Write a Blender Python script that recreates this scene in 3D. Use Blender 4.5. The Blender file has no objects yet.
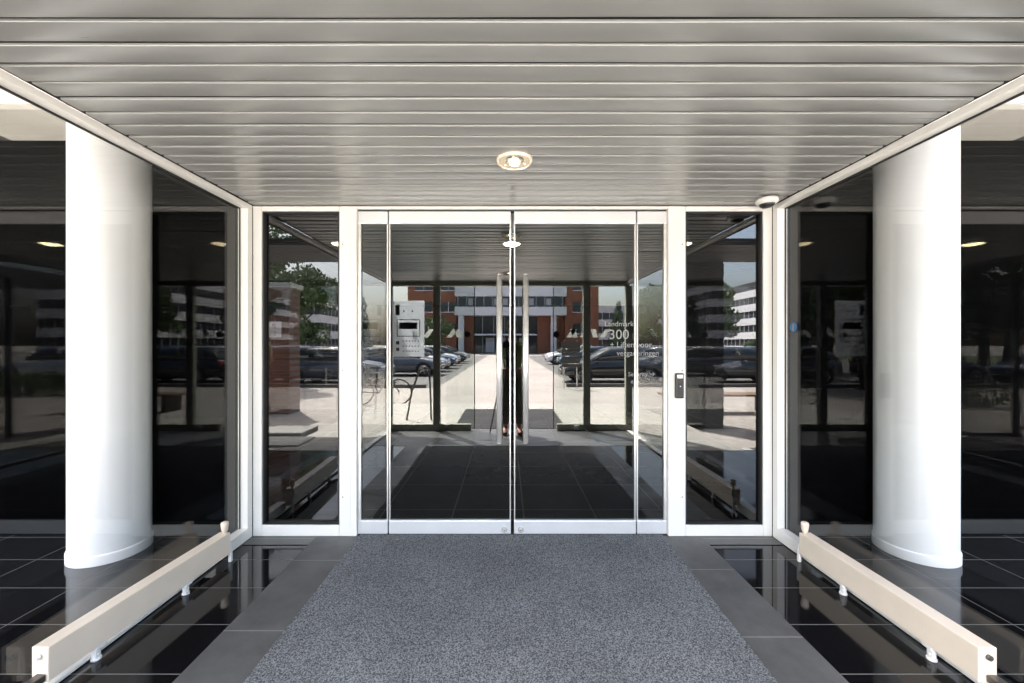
import bpy, bmesh, math, random
from mathutils import Vector, Matrix, Euler, noise
random.seed(7)
R = math.radians
PI = math.pi
scn = bpy.context.scene
COL = scn.collection

# ------------------------------------------------------------------ materials
MATS = {}
def nmat(name):
    m = bpy.data.materials.new(name); m.use_nodes = True
    m.node_tree.nodes.clear(); MATS[name] = m
    return m, m.node_tree.nodes, m.node_tree.links
def N(ns, t, **kw):
    n = ns.new(t)
    for k, v in kw.items():
        if k in n.inputs: n.inputs[k].default_value = v
        else: setattr(n, k, v)
    return n
def c4(c): return (c[0], c[1], c[2], 1.0)
def pbr(name, col, rough=.5, metal=0., spec=.5, var=.0, vscale=8., bump=0., bscale=40., coat=0., rvar=0.):
    m, ns, ln = nmat(name)
    out = N(ns, 'ShaderNodeOutputMaterial')
    b = N(ns, 'ShaderNodeBsdfPrincipled')
    b.inputs['Base Color'].default_value = c4(col); b.inputs['Roughness'].default_value = rough
    b.inputs['Metallic'].default_value = metal; b.inputs['Specular IOR Level'].default_value = spec
    b.inputs['Coat Weight'].default_value = coat
    ln.new(b.outputs[0], out.inputs[0])
    tc = N(ns, 'ShaderNodeTexCoord')
    if var > 0:
        nz = N(ns, 'ShaderNodeTexNoise'); nz.inputs['Scale'].default_value = vscale; nz.inputs['Detail'].default_value = 5
        ln.new(tc.outputs['Object'], nz.inputs['Vector'])
        mx = N(ns, 'ShaderNodeMix'); mx.data_type = 'RGBA'
        mx.inputs[6].default_value = c4([max(0, x*(1-var)) for x in col]); mx.inputs[7].default_value = c4([min(1, x*(1+var)) for x in col])
        mr = N(ns, 'ShaderNodeMapRange'); mr.inputs[1].default_value = .15; mr.inputs[2].default_value = .85
        ln.new(nz.outputs[0], mr.inputs[0]); ln.new(mr.outputs[0], mx.inputs[0]); ln.new(mx.outputs[2], b.inputs['Base Color'])
        if rvar > 0:
            m2 = N(ns, 'ShaderNodeMapRange'); m2.inputs[1].default_value = .3; m2.inputs[2].default_value = .7
            m2.inputs[3].default_value = max(0, rough-rvar); m2.inputs[4].default_value = rough+rvar
            ln.new(nz.outputs[0], m2.inputs[0]); ln.new(m2.outputs[0], b.inputs['Roughness'])
    if bump > 0:
        n2 = N(ns, 'ShaderNodeTexNoise'); n2.inputs['Scale'].default_value = bscale; n2.inputs['Detail'].default_value = 3
        ln.new(tc.outputs['Object'], n2.inputs['Vector'])
        bp = N(ns, 'ShaderNodeBump'); bp.inputs['Strength'].default_value = bump; bp.inputs['Distance'].default_value = .01
        ln.new(n2.outputs[0], bp.inputs['Height']); ln.new(bp.outputs[0], b.inputs['Normal'])
    return m
def emis(name, col, s):
    m, ns, ln = nmat(name)
    out = N(ns, 'ShaderNodeOutputMaterial'); e = N(ns, 'ShaderNodeEmission')
    e.inputs[0].default_value = c4(col); e.inputs[1].default_value = s
    m.cycles.emission_sampling = 'NONE'
    ln.new(e.outputs[0], out.inputs[0]); return m
def glass(name, r0, tint, wobble=0.0, rc=(1, 1, 1)):
    """thin architectural pane: clear straight-through light plus a mirror share by Schlick"""
    m, ns, ln = nmat(name)
    out = N(ns, 'ShaderNodeOutputMaterial')
    g = N(ns, 'ShaderNodeNewGeometry')
    d = N(ns, 'ShaderNodeVectorMath', operation='DOT_PRODUCT')
    ln.new(g.outputs['Incoming'], d.inputs[0]); ln.new(g.outputs['Normal'], d.inputs[1])
    a = N(ns, 'ShaderNodeMath', operation='ABSOLUTE'); ln.new(d.outputs['Value'], a.inputs[0])
    s = N(ns, 'ShaderNodeMath', operation='SUBTRACT'); s.inputs[0].default_value = 1.; ln.new(a.outputs[0], s.inputs[1])
    p = N(ns, 'ShaderNodeMath', operation='POWER'); p.inputs[1].default_value = 5.; ln.new(s.outputs[0], p.inputs[0])
    f = N(ns, 'ShaderNodeMath', operation='MULTIPLY_ADD'); f.inputs[1].default_value = 1-r0; f.inputs[2].default_value = r0
    ln.new(p.outputs[0], f.inputs[0])
    t = N(ns, 'ShaderNodeBsdfTransparent'); t.inputs[0].default_value = c4(tint)
    gl = N(ns, 'ShaderNodeBsdfGlossy'); gl.inputs['Roughness'].default_value = 0.0
    gl.inputs[0].default_value = c4(rc)
    if wobble > 0:
        tc = N(ns, 'ShaderNodeTexCoord'); nz = N(ns, 'ShaderNodeTexNoise'); nz.inputs['Scale'].default_value = 1.3; nz.inputs['Detail'].default_value = 1
        ln.new(tc.outputs['Object'], nz.inputs['Vector'])
        bp = N(ns, 'ShaderNodeBump'); bp.inputs['Strength'].default_value = wobble; bp.inputs['Distance'].default_value = .01
        ln.new(nz.outputs[0], bp.inputs['Height']); ln.new(bp.outputs[0], gl.inputs['Normal'])
    mx = N(ns, 'ShaderNodeMixShader')
    ln.new(f.outputs[0], mx.inputs[0]); ln.new(t.outputs[0], mx.inputs[1]); ln.new(gl.outputs[0], mx.inputs[2])
    ln.new(mx.outputs[0], out.inputs[0]); return m
def grid_mask(ns, ln, px, py, ox, oy, w):
    """0..1 mask of joint lines on a grid in world metres"""
    g = N(ns, 'ShaderNodeNewGeometry'); sx = N(ns, 'ShaderNodeSeparateXYZ'); ln.new(g.outputs['Position'], sx.inputs[0])
    res = []
    for k, (p, o) in enumerate(((px, ox), (py, oy))):
        if not p: continue
        a = N(ns, 'ShaderNodeMath', operation='SUBTRACT'); a.inputs[1].default_value = o - w/2; ln.new(sx.outputs[k], a.inputs[0])
        m_ = N(ns, 'ShaderNodeMath', operation='FLOORED_MODULO'); m_.inputs[1].default_value = p; ln.new(a.outputs[0], m_.inputs[0])
        l = N(ns, 'ShaderNodeMath', operation='LESS_THAN'); l.inputs[1].default_value = w; ln.new(m_.outputs[0], l.inputs[0])
        res.append(l)
    if len(res) == 1: return res[0]
    mx = N(ns, 'ShaderNodeMath', operation='MAXIMUM'); ln.new(res[0].outputs[0], mx.inputs[0]); ln.new(res[1].outputs[0], mx.inputs[1])
    return mx
def tilemat(name, col, jcol, rough, px, py, ox, oy, w, var=.2, vscale=6, spec=.5, jr=.6, rv=0.0):
    m, ns, ln = nmat(name)
    out = N(ns, 'ShaderNodeOutputMaterial'); b = N(ns, 'ShaderNodeBsdfPrincipled'); ln.new(b.outputs[0], out.inputs[0])
    b.inputs['Specular IOR Level'].default_value = spec
    tc = N(ns, 'ShaderNodeTexCoord'); nz = N(ns, 'ShaderNodeTexNoise'); nz.inputs['Scale'].default_value = vscale; nz.inputs['Detail'].default_value = 8
    nz.inputs['Roughness'].default_value = .7
    ln.new(tc.outputs['Object'], nz.inputs['Vector'])
    mr = N(ns, 'ShaderNodeMapRange'); mr.inputs[1].default_value = .3; mr.inputs[2].default_value = .7; ln.new(nz.outputs[0], mr.inputs[0])
    c = N(ns, 'ShaderNodeMix'); c.data_type = 'RGBA'; c.inputs[6].default_value = c4([x*(1-var) for x in col]); c.inputs[7].default_value = c4([x*(1+var) for x in col])
    ln.new(mr.outputs[0], c.inputs[0])
    gm = grid_mask(ns, ln, px, py, ox, oy, w)
    c2 = N(ns, 'ShaderNodeMix'); c2.data_type = 'RGBA'; c2.inputs[7].default_value = c4(jcol)
    ln.new(gm.outputs[0], c2.inputs[0]); ln.new(c.outputs[2], c2.inputs[6]); ln.new(c2.outputs[2], b.inputs['Base Color'])
    r = N(ns, 'ShaderNodeMix'); r.inputs[2].default_value = rough; r.inputs[3].default_value = jr
    ln.new(gm.outputs[0], r.inputs[0]); ln.new(r.outputs[0], b.inputs['Roughness'])
    if rv > 0:
        n3 = N(ns, 'ShaderNodeTexNoise'); n3.inputs['Scale'].default_value = 3.0; n3.inputs['Detail'].default_value = 8; ln.new(tc.outputs['Object'], n3.inputs['Vector'])
        m3 = N(ns, 'ShaderNodeMapRange'); m3.inputs[1].default_value = .35; m3.inputs[2].default_value = .8; m3.inputs[3].default_value = rough; m3.inputs[4].default_value = rough+rv
        ln.new(n3.outputs[0], m3.inputs[0]); ln.new(m3.outputs[0], r.inputs[2])
    return m

white = pbr('white_powder_coat', (.80, .785, .75), .32, var=.03, vscale=3)
whitedoor = pbr('brushed_door_rail', (.74, .75, .76), .3, metal=.35, var=.05, vscale=5)
steel = pbr('brushed_steel', (.82, .81, .78), .24, metal=.6, var=.06, vscale=30)
darksteel = pbr('dark_steel', (.12, .11, .10), .35, metal=.6)
rubber = pbr('black_gasket', (.012, .012, .014), .5)
blackpl = pbr('black_plastic', (.018, .018, .020), .3)
fascdark = pbr('grey_facade_frame', (.10, .10, .105), .4, var=.08)
outframe = pbr('olive_grey_frame', (.42, .43, .36), .4, var=.08)
creambeam = pbr('cream_rail_paint', (.80, .69, .57), .38, var=.10, vscale=4, bump=.05, bscale=60)
creamfoot = pbr('white_bracket', (.78, .77, .76), .35, var=.06, vscale=20)
colpaint = pbr('column_paint', (.87, .875, .88), .38, var=.025, vscale=1.5)
concrete = pbr('concrete_soffit', (.50, .49, .45), .8, var=.06, vscale=3)
fasciam = pbr('white_fascia', (.82, .82, .82), .6, var=.03)
clad = pbr('dark_cladding', (.045, .046, .05), .5, var=.1)
roofm = pbr('roof_felt', (.12, .12, .12), .9, var=.1)
blackwall = pbr('black_stone_wall', (.0012, .0012, .0014), .8, spec=0.0, var=.2)
lobbydark = pbr('lobby_wall', (.10, .105, .11), .7, var=.1)
lobbyceil = pbr('lobby_ceiling', (.70, .72, .75), .5, var=.05)
doorglass = glass('door_glass', .071, (.36, .40, .40), rc=(1, .985, .965))
sideglass = glass('side_glass', .044, (.86, .87, .865))
facglass = glass('facade_glass', .030, (.42, .46, .47), .0)
sideltglass = glass('sidelight_glass', .078, (.20, .21, .21))
outglass = glass('outer_glass', .03, (.95, .965, .955))
def slatmat():
    m = pbr('ceiling_slat', (.325, .330, .325), .28, metal=.3)
    ns, ln = m.node_tree.nodes, m.node_tree.links
    b = [n for n in ns if n.type == 'BSDF_PRINCIPLED'][0]
    g = N(ns, 'ShaderNodeNewGeometry'); mr = N(ns, 'ShaderNodeMapRange'); mr.inputs[3].default_value = .90; mr.inputs[4].default_value = 1.08
    ln.new(g.outputs['Random Per Island'], mr.inputs[0])
    tc = N(ns, 'ShaderNodeTexCoord'); mp = N(ns, 'ShaderNodeMapping'); mp.inputs['Scale'].default_value = (.5, 14, 1); nz = N(ns, 'ShaderNodeTexNoise'); nz.inputs['Scale'].default_value = 1.6; nz.inputs['Detail'].default_value = 4
    ln.new(tc.outputs['Object'], mp.inputs[0]); ln.new(mp.outputs[0], nz.inputs['Vector'])
    m2 = N(ns, 'ShaderNodeMapRange'); m2.inputs[1].default_value = .2; m2.inputs[2].default_value = .8; m2.inputs[3].default_value = .975; m2.inputs[4].default_value = 1.025; ln.new(nz.outputs[0], m2.inputs[0])
    mu = N(ns, 'ShaderNodeMath', operation='MULTIPLY'); ln.new(mr.outputs[0], mu.inputs[0]); ln.new(m2.outputs[0], mu.inputs[1])
    v = N(ns, 'ShaderNodeVectorMath', operation='SCALE'); v.inputs[0].default_value = (.325, .330, .325); ln.new(mu.outputs[0], v.inputs['Scale']); ln.new(v.outputs[0], b.inputs['Base Color'])
    m3 = N(ns, 'ShaderNodeMapRange'); m3.inputs[1].default_value = .2; m3.inputs[2].default_value = .8; m3.inputs[3].default_value = .27; m3.inputs[4].default_value = .31; ln.new(nz.outputs[0], m3.inputs[0]); ln.new(m3.outputs[0], b.inputs['Roughness'])
    return m
slatm = slatmat()
gapm = pbr('ceiling_gap', (.012, .012, .012), .8)
tile = tilemat('black_polished_tile', (.006, .006, .007), (.16, .16, .155), .03, .5776, .303, -1.47, 2.925, .0045, var=.3, vscale=50, rv=.12)
lobbytile = tilemat('lobby_floor_tile', (.085, .085, .09), (.42, .42, .42), .15, .6, .6, 0.1, 3.4, .012, var=.3)
slabL = tilemat('grey_stone_left', (.085, .086, .087), (.24, .23, .21), .40, 0, .64, 0, 1.967, .006, var=.30, vscale=4, rv=.2)
slabR = tilemat('grey_stone_right', (.085, .086, .087), (.24, .23, .21), .40, 0, .575, 0, 1.925, .006, var=.30, vscale=4, rv=.2)
slabs = tilemat('grey_stone_strip', (.088, .089, .09), (.24, .23, .21), .40, 0, 0.9, 0, .2, .006, var=.22, vscale=5)
landing = tilemat('pale_landing_stone', (.34, .32, .29), (.2, .19, .17), .7, .6, .6, .2, .0, .008, var=.12)

def carpetmat(name, lo, hi, sc):
    m, ns, ln = nmat(name)
    out = N(ns, 'ShaderNodeOutputMaterial'); b = N(ns, 'ShaderNodeBsdfPrincipled'); ln.new(b.outputs[0], out.inputs[0])
    b.inputs['Roughness'].default_value = .95; b.inputs['Specular IOR Level'].default_value = .15
    tc = N(ns, 'ShaderNodeTexCoord')
    n1 = N(ns, 'ShaderNodeTexNoise'); n1.inputs['Scale'].default_value = sc; n1.inputs['Detail'].default_value = 2.0; n1.inputs['Roughness'].default_value = .75
    ln.new(tc.outputs['Object'], n1.inputs['Vector'])
    r = N(ns, 'ShaderNodeValToRGB'); r.color_ramp.elements[0].position = .40; r.color_ramp.elements[0].color = c4(lo)
    r.color_ramp.elements[1].position = .63; r.color_ramp.elements[1].color = c4(hi)
    ln.new(n1.outputs[0], r.inputs[0])
    n2 = N(ns, 'ShaderNodeTexNoise'); n2.inputs['Scale'].default_value = 2.2; n2.inputs['Detail'].default_value = 6
    ln.new(tc.outputs['Object'], n2.inputs['Vector'])
    mr = N(ns, 'ShaderNodeMapRange'); mr.inputs[1].default_value = .3; mr.inputs[2].default_value = .7; mr.inputs[3].default_value = .84; mr.inputs[4].default_value = 1.14
    ln.new(n2.outputs[0], mr.inputs[0])
    v = N(ns, 'ShaderNodeVectorMath', operation='SCALE'); ln.new(r.outputs[0], v.inputs[0]); ln.new(mr.outputs[0], v.inputs['Scale'])
    ln.new(v.outputs[0], b.inputs['Base Color'])
    bp = N(ns, 'ShaderNodeBump'); bp.inputs['Strength'].default_value = .8; bp.inputs['Distance'].default_value = .006
    ln.new(n1.outputs[0], bp.inputs['Height']); ln.new(bp.outputs[0], b.inputs['Normal'])
    return m
carpet = carpetmat('grey_loop_carpet', (.050, .054, .059), (.262, .272, .284), 146)
outmat = carpetmat('dark_scraper_mat', (.03, .03, .032), (.07, .07, .072), 120)

def brickmat(name, col, mort, sx=1., axis='xz'):
    m, ns, ln = nmat(name)
    out = N(ns, 'ShaderNodeOutputMaterial'); b = N(ns, 'ShaderNodeBsdfPrincipled'); ln.new(b.outputs[0], out.inputs[0]); b.inputs['Roughness'].default_value = .9
    tc = N(ns, 'ShaderNodeTexCoord'); sp = N(ns, 'ShaderNodeSeparateXYZ'); ln.new(tc.outputs['Object'], sp.inputs[0])
    cb = N(ns, 'ShaderNodeCombineXYZ')
    idx = {'x': 0, 'y': 1, 'z': 2}
    ln.new(sp.outputs[idx[axis[0]]], cb.inputs[0]); ln.new(sp.outputs[idx[axis[1]]], cb.inputs[1])
    bk = N(ns, 'ShaderNodeTexBrick'); ln.new(cb.outputs[0], bk.inputs['Vector'])
    bk.inputs['Scale'].default_value = 1.0; bk.inputs['Brick Width'].default_value = .22*sx; bk.inputs['Row Height'].default_value = .072*sx
    bk.inputs['Mortar Size'].default_value = .007*sx
    bk.inputs['Color1'].default_value = c4(col); bk.inputs['Color2'].default_value = c4([x*.72 for x in col]); bk.inputs['Mortar'].default_value = c4(mort)
    ln.new(bk.outputs[0], b.inputs['Base Color']); return m
brick = brickmat('red_brick', (.20, .075, .045), (.16, .13, .11))
brickfar = brickmat('red_brick_far', (.33, .115, .06), (.22, .14, .1), 2.)
def pavemat():
    m, ns, ln = nmat('pale_paving')
    out = N(ns, 'ShaderNodeOutputMaterial'); b = N(ns, 'ShaderNodeBsdfPrincipled'); ln.new(b.outputs[0], out.inputs[0]); b.inputs['Roughness'].default_value = .9
    tc = N(ns, 'ShaderNodeTexCoord')
    bk = N(ns, 'ShaderNodeTexBrick'); ln.new(tc.outputs['Object'], bk.inputs['Vector'])
    bk.inputs['Scale'].default_value = 1.0; bk.inputs['Brick Width'].default_value = .3; bk.inputs['Row Height'].default_value = .3; bk.inputs['Mortar Size'].default_value = .008
    bk.inputs['Color1'].default_value = (.365, .33, .30, 1); bk.inputs['Color2'].default_value = (.315, .285, .26, 1); bk.inputs['Mortar'].default_value = (.21, .18, .16, 1)
    nz = N(ns, 'ShaderNodeTexNoise'); nz.inputs['Scale'].default_value = .35; nz.inputs['Detail'].default_value = 7; ln.new(tc.outputs['Object'], nz.inputs['Vector'])
    mr = N(ns, 'ShaderNodeMapRange'); mr.inputs[1].default_value = .3; mr.inputs[2].default_value = .7; mr.inputs[3].default_value = .85; mr.inputs[4].default_value = 1.12
    ln.new(nz.outputs[0], mr.inputs[0])
    v = N(ns, 'ShaderNodeVectorMath', operation='SCALE'); ln.new(bk.outputs[0], v.inputs[0]); ln.new(mr.outputs[0], v.inputs['Scale']); ln.new(v.outputs[0], b.inputs['Base Color'])
    return m
paving = pavemat()
kerbm = pbr('dark_kerb', (.10, .095, .09), .8, var=.15)
asph = pbr('parking_asphalt', (.13, .125, .12), .9, var=.15, vscale=2)
grassm = pbr('grass', (.06, .09, .03), .9, var=.3, vscale=10)
leafA = pbr('leaf_green', (.085, .135, .038), .6, var=.45, vscale=.9)
leafB = pbr('leaf_dark', (.045, .085, .032), .6, var=.45, vscale=.9)
bark = pbr('bark', (.10, .075, .055), .9, var=.3)
whitewall = pbr('white_panel', (.74, .74, .76), .6, var=.03)
greywall = pbr('grey_panel', (.42, .43, .46), .7, var=.05)
winm = pbr('window_dark', (.03, .035, .042), .08, spec=.8)
tyrem = pbr('tyre', (.015, .015, .015), .8)
rimm = pbr('alloy', (.55, .55, .57), .3, metal=.8)
carglass = pbr('car_glass', (.015, .02, .025), .04, spec=.9)
lampw = pbr('headlamp', (.75, .75, .78), .1, spec=.8)
lampr = pbr('tail_lamp', (.45, .02, .015), .2)
signw = pbr('sign_white', (.8, .78, .78), .5)
signk = pbr('sign_ink', (.30, .02, .03), .6)
greenm = pbr('green_plate', (.02, .28, .14), .5)
bulb = emis('lamp_bulb', (1, .86, .62), 5.0)
dish = emis('lamp_dish', (1, .80, .55), .050)
lobbulb = emis('lobby_bulb', (1, .74, .42), 9.)
blue = pbr('sticker_blue', (.03, .16, .36), .4)
vinyl = pbr('white_vinyl', (.25, .255, .255), .6)
def translucent(name, col):
    m, ns, ln = nmat(name)
    out = N(ns, 'ShaderNodeOutputMaterial'); d = N(ns, 'ShaderNodeBsdfDiffuse'); t = N(ns, 'ShaderNodeBsdfTranslucent')
    d.inputs[0].default_value = c4(col); t.inputs[0].default_value = c4(col)
    mx = N(ns, 'ShaderNodeMixShader'); mx.inputs[0].default_value = .6
    ln.new(d.outputs[0], mx.inputs[1]); ln.new(t.outputs[0], mx.inputs[2]); ln.new(mx.outputs[0], out.inputs[0]); return m
acryl = translucent('opal_acrylic_panel', (.92, .94, .97))
vinylt = translucent('frosted_vinyl', (.85, .85, .82))
greenshirt = translucent('shirt_pale_green', (.58, .72, .44))
skin = pbr('skin', (.55, .36, .27), .6)
hairm = pbr('hair_brown', (.05, .03, .02), .7)
trous = pbr('trousers_khaki', (.16, .15, .12), .9)
shoe = pbr('shoe_brown', (.22, .07, .035), .6)

# ------------------------------------------------------------------ geometry helpers
class MB:
    def __init__(s): s.bm = bmesh.new(); s.mats = []
    def mi(s, m):
        if m is None: return 0
        if m not in s.mats: s.mats.append(m)
        return s.mats.index(m)
    def box(s, x0, x1, y0, y1, z0, z1, m=None, bev=0., rot=None, seg=2):
        t = bmesh.new(); bmesh.ops.create_cube(t, size=1)
        dx, dy, dz = abs(x1-x0), abs(y1-y0), abs(z1-z0)
        bmesh.ops.scale(t, vec=(dx, dy, dz), verts=t.verts)
        if bev > 0: bmesh.ops.bevel(t, geom=t.edges[:], offset=min(bev, .45*min(dx, dy, dz)), segments=seg, affect='EDGES', profile=.5)
        if rot is not None: bmesh.ops.rotate(t, cent=(0, 0, 0), matrix=Euler(rot).to_matrix(), verts=t.verts)
        bmesh.ops.translate(t, vec=((x0+x1)/2, (y0+y1)/2, (z0+z1)/2), verts=t.verts)
        return s.merge(t, m)
    def merge(s, t, m=None, smooth=False):
        i = s.mi(m)
        vm = {}
        for v in t.verts: vm[v] = s.bm.verts.new(v.co)
        for f in t.faces:
            try: nf = s.bm.faces.new([vm[v] for v in f.verts])
            except ValueError: continue
            nf.material_index = i; nf.smooth = smooth or f.smooth
        t.free(); return s
    def cyl(s, p0, p1, r0, r1=None, m=None, seg=20, caps=True):
        if r1 is None: r1 = r0
        p0, p1 = Vector(p0), Vector(p1); d = p1-p0; L = d.length
        t = bmesh.new(); bmesh.ops.create_cone(t, cap_ends=caps, segments=seg, radius1=r0, radius2=r1, depth=L)
        for f in t.faces: f.smooth = len(f.verts) == 4
        q = Vector((0, 0, 1)).rotation_difference(d.normalized()).to_matrix()
        bmesh.ops.rotate(t, cent=(0, 0, 0), matrix=q, verts=t.verts)
        bmesh.ops.translate(t, vec=(p0+p1)/2, verts=t.verts)
        return s.merge(t, m)
    def tube(s, pts, r, m=None, seg=10):
        pts = [Vector(p) for p in pts]; rr = r if isinstance(r, (list, tuple)) else [r]*len(pts)
        i = s.mi(m); rings = []; up = None
        for k, p in enumerate(pts):
            a = pts[max(0, k-1)]; b = pts[min(len(pts)-1, k+1)]; d = (b-a).normalized()
            if up is None: up = Vector((0, 0, 1)) if abs(d.z) < .9 else Vector((1, 0, 0))
            x = d.cross(up).normalized(); y = x.cross(d).normalized(); up = y
            rings.append([s.bm.verts.new(p + rr[k]*(math.cos(2*PI*j/seg)*x + math.sin(2*PI*j/seg)*y)) for j in range(seg)])
        for a, b in zip(rings, rings[1:]):
            for j in range(seg):
                f = s.bm.faces.new([a[j], a[(j+1) % seg], b[(j+1) % seg], b[j]]); f.smooth = True; f.material_index = i
        for rg in (rings[0][::-1], rings[-1]):
            f = s.bm.faces.new(rg); f.material_index = i
        return s
    def lathe(s, prof, cen=(0, 0, 0), m=None, seg=40, axis='z'):
        i = s.mi(m); cen = Vector(cen); rings = []
        for (r, h) in prof:
            ring = []
            for j in range(seg):
                a = 2*PI*j/seg; v = Vector((r*math.cos(a), r*math.sin(a), h))
                if axis == 'y': v = Vector((v.x, v.z, v.y))
                if axis == 'x': v = Vector((v.z, v.x, v.y))
                ring.append(s.bm.verts.new(cen+v))
            rings.append(ring)
        for a, b in zip(rings, rings[1:]):
            for j in range(seg):
                f = s.bm.faces.new([a[j], a[(j+1) % seg], b[(j+1) % seg], b[j]]); f.smooth = True; f.material_index = i
        return s
    def ball(s, c, r, m=None, sc=(1, 1, 1), seg=20):
        t = bmesh.new(); bmesh.ops.create_uvsphere(t, u_segments=seg, v_segments=seg//2+2, radius=r)
        bmesh.ops.scale(t, vec=sc, verts=t.verts); bmesh.ops.translate(t, vec=c, verts=t.verts)
        return s.merge(t, m, True)
    def poly(s, pts, m=None):
        f = s.bm.faces.new([s.bm.verts.new(p) for p in pts]); f.material_index = s.mi(m); return s
    def prism(s, pts, axis, a0, a1, m=None):
        """closed outline pts (2-tuples) swept along axis from a0 to a1"""
        def P(u, v, w): return {'x': (w, u, v), 'y': (u, w, v), 'z': (u, v, w)}[axis]
        i = s.mi(m)
        A = [s.bm.verts.new(P(u, v, a0)) for u, v in pts]; B = [s.bm.verts.new(P(u, v, a1)) for u, v in pts]
        n = len(pts)
        for j in range(n):
            f = s.bm.faces.new([A[j], A[(j+1) % n], B[(j+1) % n], B[j]]); f.material_index = i
        f = s.bm.faces.new(A[::-1]); f.material_index = i; f = s.bm.faces.new(B); f.material_index = i
        return s
    def build(s, name, mat=None, parent=None, loc=None):
        bmesh.ops.recalc_face_normals(s.bm, faces=s.bm.faces[:])
        me = bpy.data.meshes.new(name)
        ox = Vector((0, 0, 0))
        if loc is not None: ox = Vector(loc)
        elif parent is not None: ox = world_loc(parent)
        if ox.length > 0: bmesh.ops.translate(s.bm, vec=-ox, verts=s.bm.verts)
        s.bm.to_mesh(me); s.bm.free()
        if s.mats:
            for m in s.mats: me.materials.append(m)
            if mat is not None and s.mats[0] is None: me.materials[0] = mat
        elif mat is not None: me.materials.append(mat)
        o = bpy.data.objects.new(name, me); COL.objects.link(o)
        if parent is not None:
            o.parent = parent
            if loc is not None: o.location = Vector(loc) - world_loc(parent)
        elif loc is not None: o.location = ox
        return o
def world_loc(o):
    v = Vector(o.location)
    while o.parent: o = o.parent; v += o.location
    return v
def tag(o, label=None, cat=None, group=None, kind=None):
    if label: o['label'] = label
    if cat: o['category'] = cat
    if group: o['group'] = group
    if kind: o['kind'] = kind
    return o
def thing(name, loc, label, cat, group=None):
    o = bpy.data.objects.new(name, None); COL.objects.link(o); o.location = loc; o.empty_display_size = .1
    return tag(o, label, cat, group)
def struct(o, label=None): o['kind'] = 'structure'; return o
def copy_tree(o, parent=None):
    c = o.copy(); COL.objects.link(c)
    if parent is not None: c.parent = parent
    for ch in list(o.children): copy_tree(ch, c)
    return c
def textmesh(name, s, size, mat, loc, rot, parent, align='LEFT', ext=.0008):
    cu = bpy.data.curves.new('lettering', 'FONT'); cu.body = s; cu.size = size; cu.extrude = ext; cu.align_x = align
    t = bpy.data.objects.new('lettering_tmp', cu); COL.objects.link(t)
    bpy.context.view_layer.update()
    me = bpy.data.meshes.new_from_object(t.evaluated_get(bpy.context.evaluated_depsgraph_get()))
    bpy.data.objects.remove(t); bpy.data.curves.remove(cu)
    me.materials.clear(); me.materials.append(mat)
    o = bpy.data.objects.new(name, me); COL.objects.link(o); o.rotation_euler = rot
    if parent: o.parent = parent; o.location = Vector(loc)-world_loc(parent)
    else: o.location = loc
    return o

# ------------------------------------------------------------------ main dimensions
F = 2.93            # inner face of the front glazing
G = 2.975           # door glass plane
B = -.56            # inner face of the outer glazing
W = 1.953           # half width to the inner frame faces
SG = 2.02           # side glass plane
H = 2.49            # ceiling height

# ------------------------------------------------------------------ ground and floors
def sheet(name, x0, x1, y0, y1, z, m, parent=None, nx=1):
    b = MB(); b.poly([(x0, y0, z), (x1, y0, z), (x1, y1, z), (x0, y1, z)]); return struct(b.build(name, m))
sheet('ground', -400, 400, -500, 400, -.16, paving)
sheet('parking_bays', -30, -2.6, -48, -8.3, -.156, asph)
sheet('parking_bays', 2.6, 30, -48, -8.6, -.156, asph)
sheet('lawn', -60, -30.2, -48, 0, -.15, grassm)
def slab(name, x0, x1, y0, y1, z0, z1, m, bev=0):
    b = MB(); b.box(x0, x1, y0, y1, z0, z1, None, bev); return struct(b.build(name, m))
slab('tile_floor', -9, 9, .62, 9.2, -.15, 0, tile, .004)
slab('landing', -3.2, 3.2, -3.6, .618, -.15, -.002, landing, .004)
slab('plinth_nosing', -9, -3.21, .50, .617, -.15, .003, concrete)
slab('plinth_nosing', 3.21, 9, .50, .617, -.15, .003, concrete)
sheet('tile_floor_front', -1.95, 1.95, -.5, .618, .001, tile)
sheet('stone_border_left', -1.473, -1.10, .40, F+.1, .004, slabL)
sheet('stone_border_right', 1.08, 1.418, .40, F+.1, .004, slabR)
sheet('stone_threshold', -1.95, 1.95, -.70, .40, .0045, slabs)
sheet('stone_base_strip', -1.95, -1.473, 2.81, F+.1, .004, slabs)
sheet('stone_base_strip', 1.418, 1.95, 2.81, F+.1, .004, slabs)
b = MB(); b.prism([(-1.178, .45), (1.086, .45), (1.133, 2.948), (-1.150, 2.948)], 'z', .005, .0115)
tag(b.build('entrance_carpet', carpet), 'grey speckled carpet runner lying in front of the glass double door', 'carpet')
b = MB(); b.box(-.95, .98, -2.7, -.72, 0, .010, None, .003)
tag(b.build('door_mat', outmat), 'dark scraper mat lying outside the open sliding doors', 'mat')
slab('lobby_floor', -9, 9, 3.06, 9.2, .001, .006, lobbytile)
b = MB()
for i in range(-6, 7):
    for j in range(8):
        if random.random() < .22: b.poly([(i*.6+.115, 3.415+j*.6, .0066), (i*.6+.685, 3.415+j*.6, .0066), (i*.6+.685, 3.985+j*.6, .0066), (i*.6+.115, 3.985+j*.6, .0066)])
struct(b.build('lobby_floor_dark_tiles', rubber))

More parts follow.
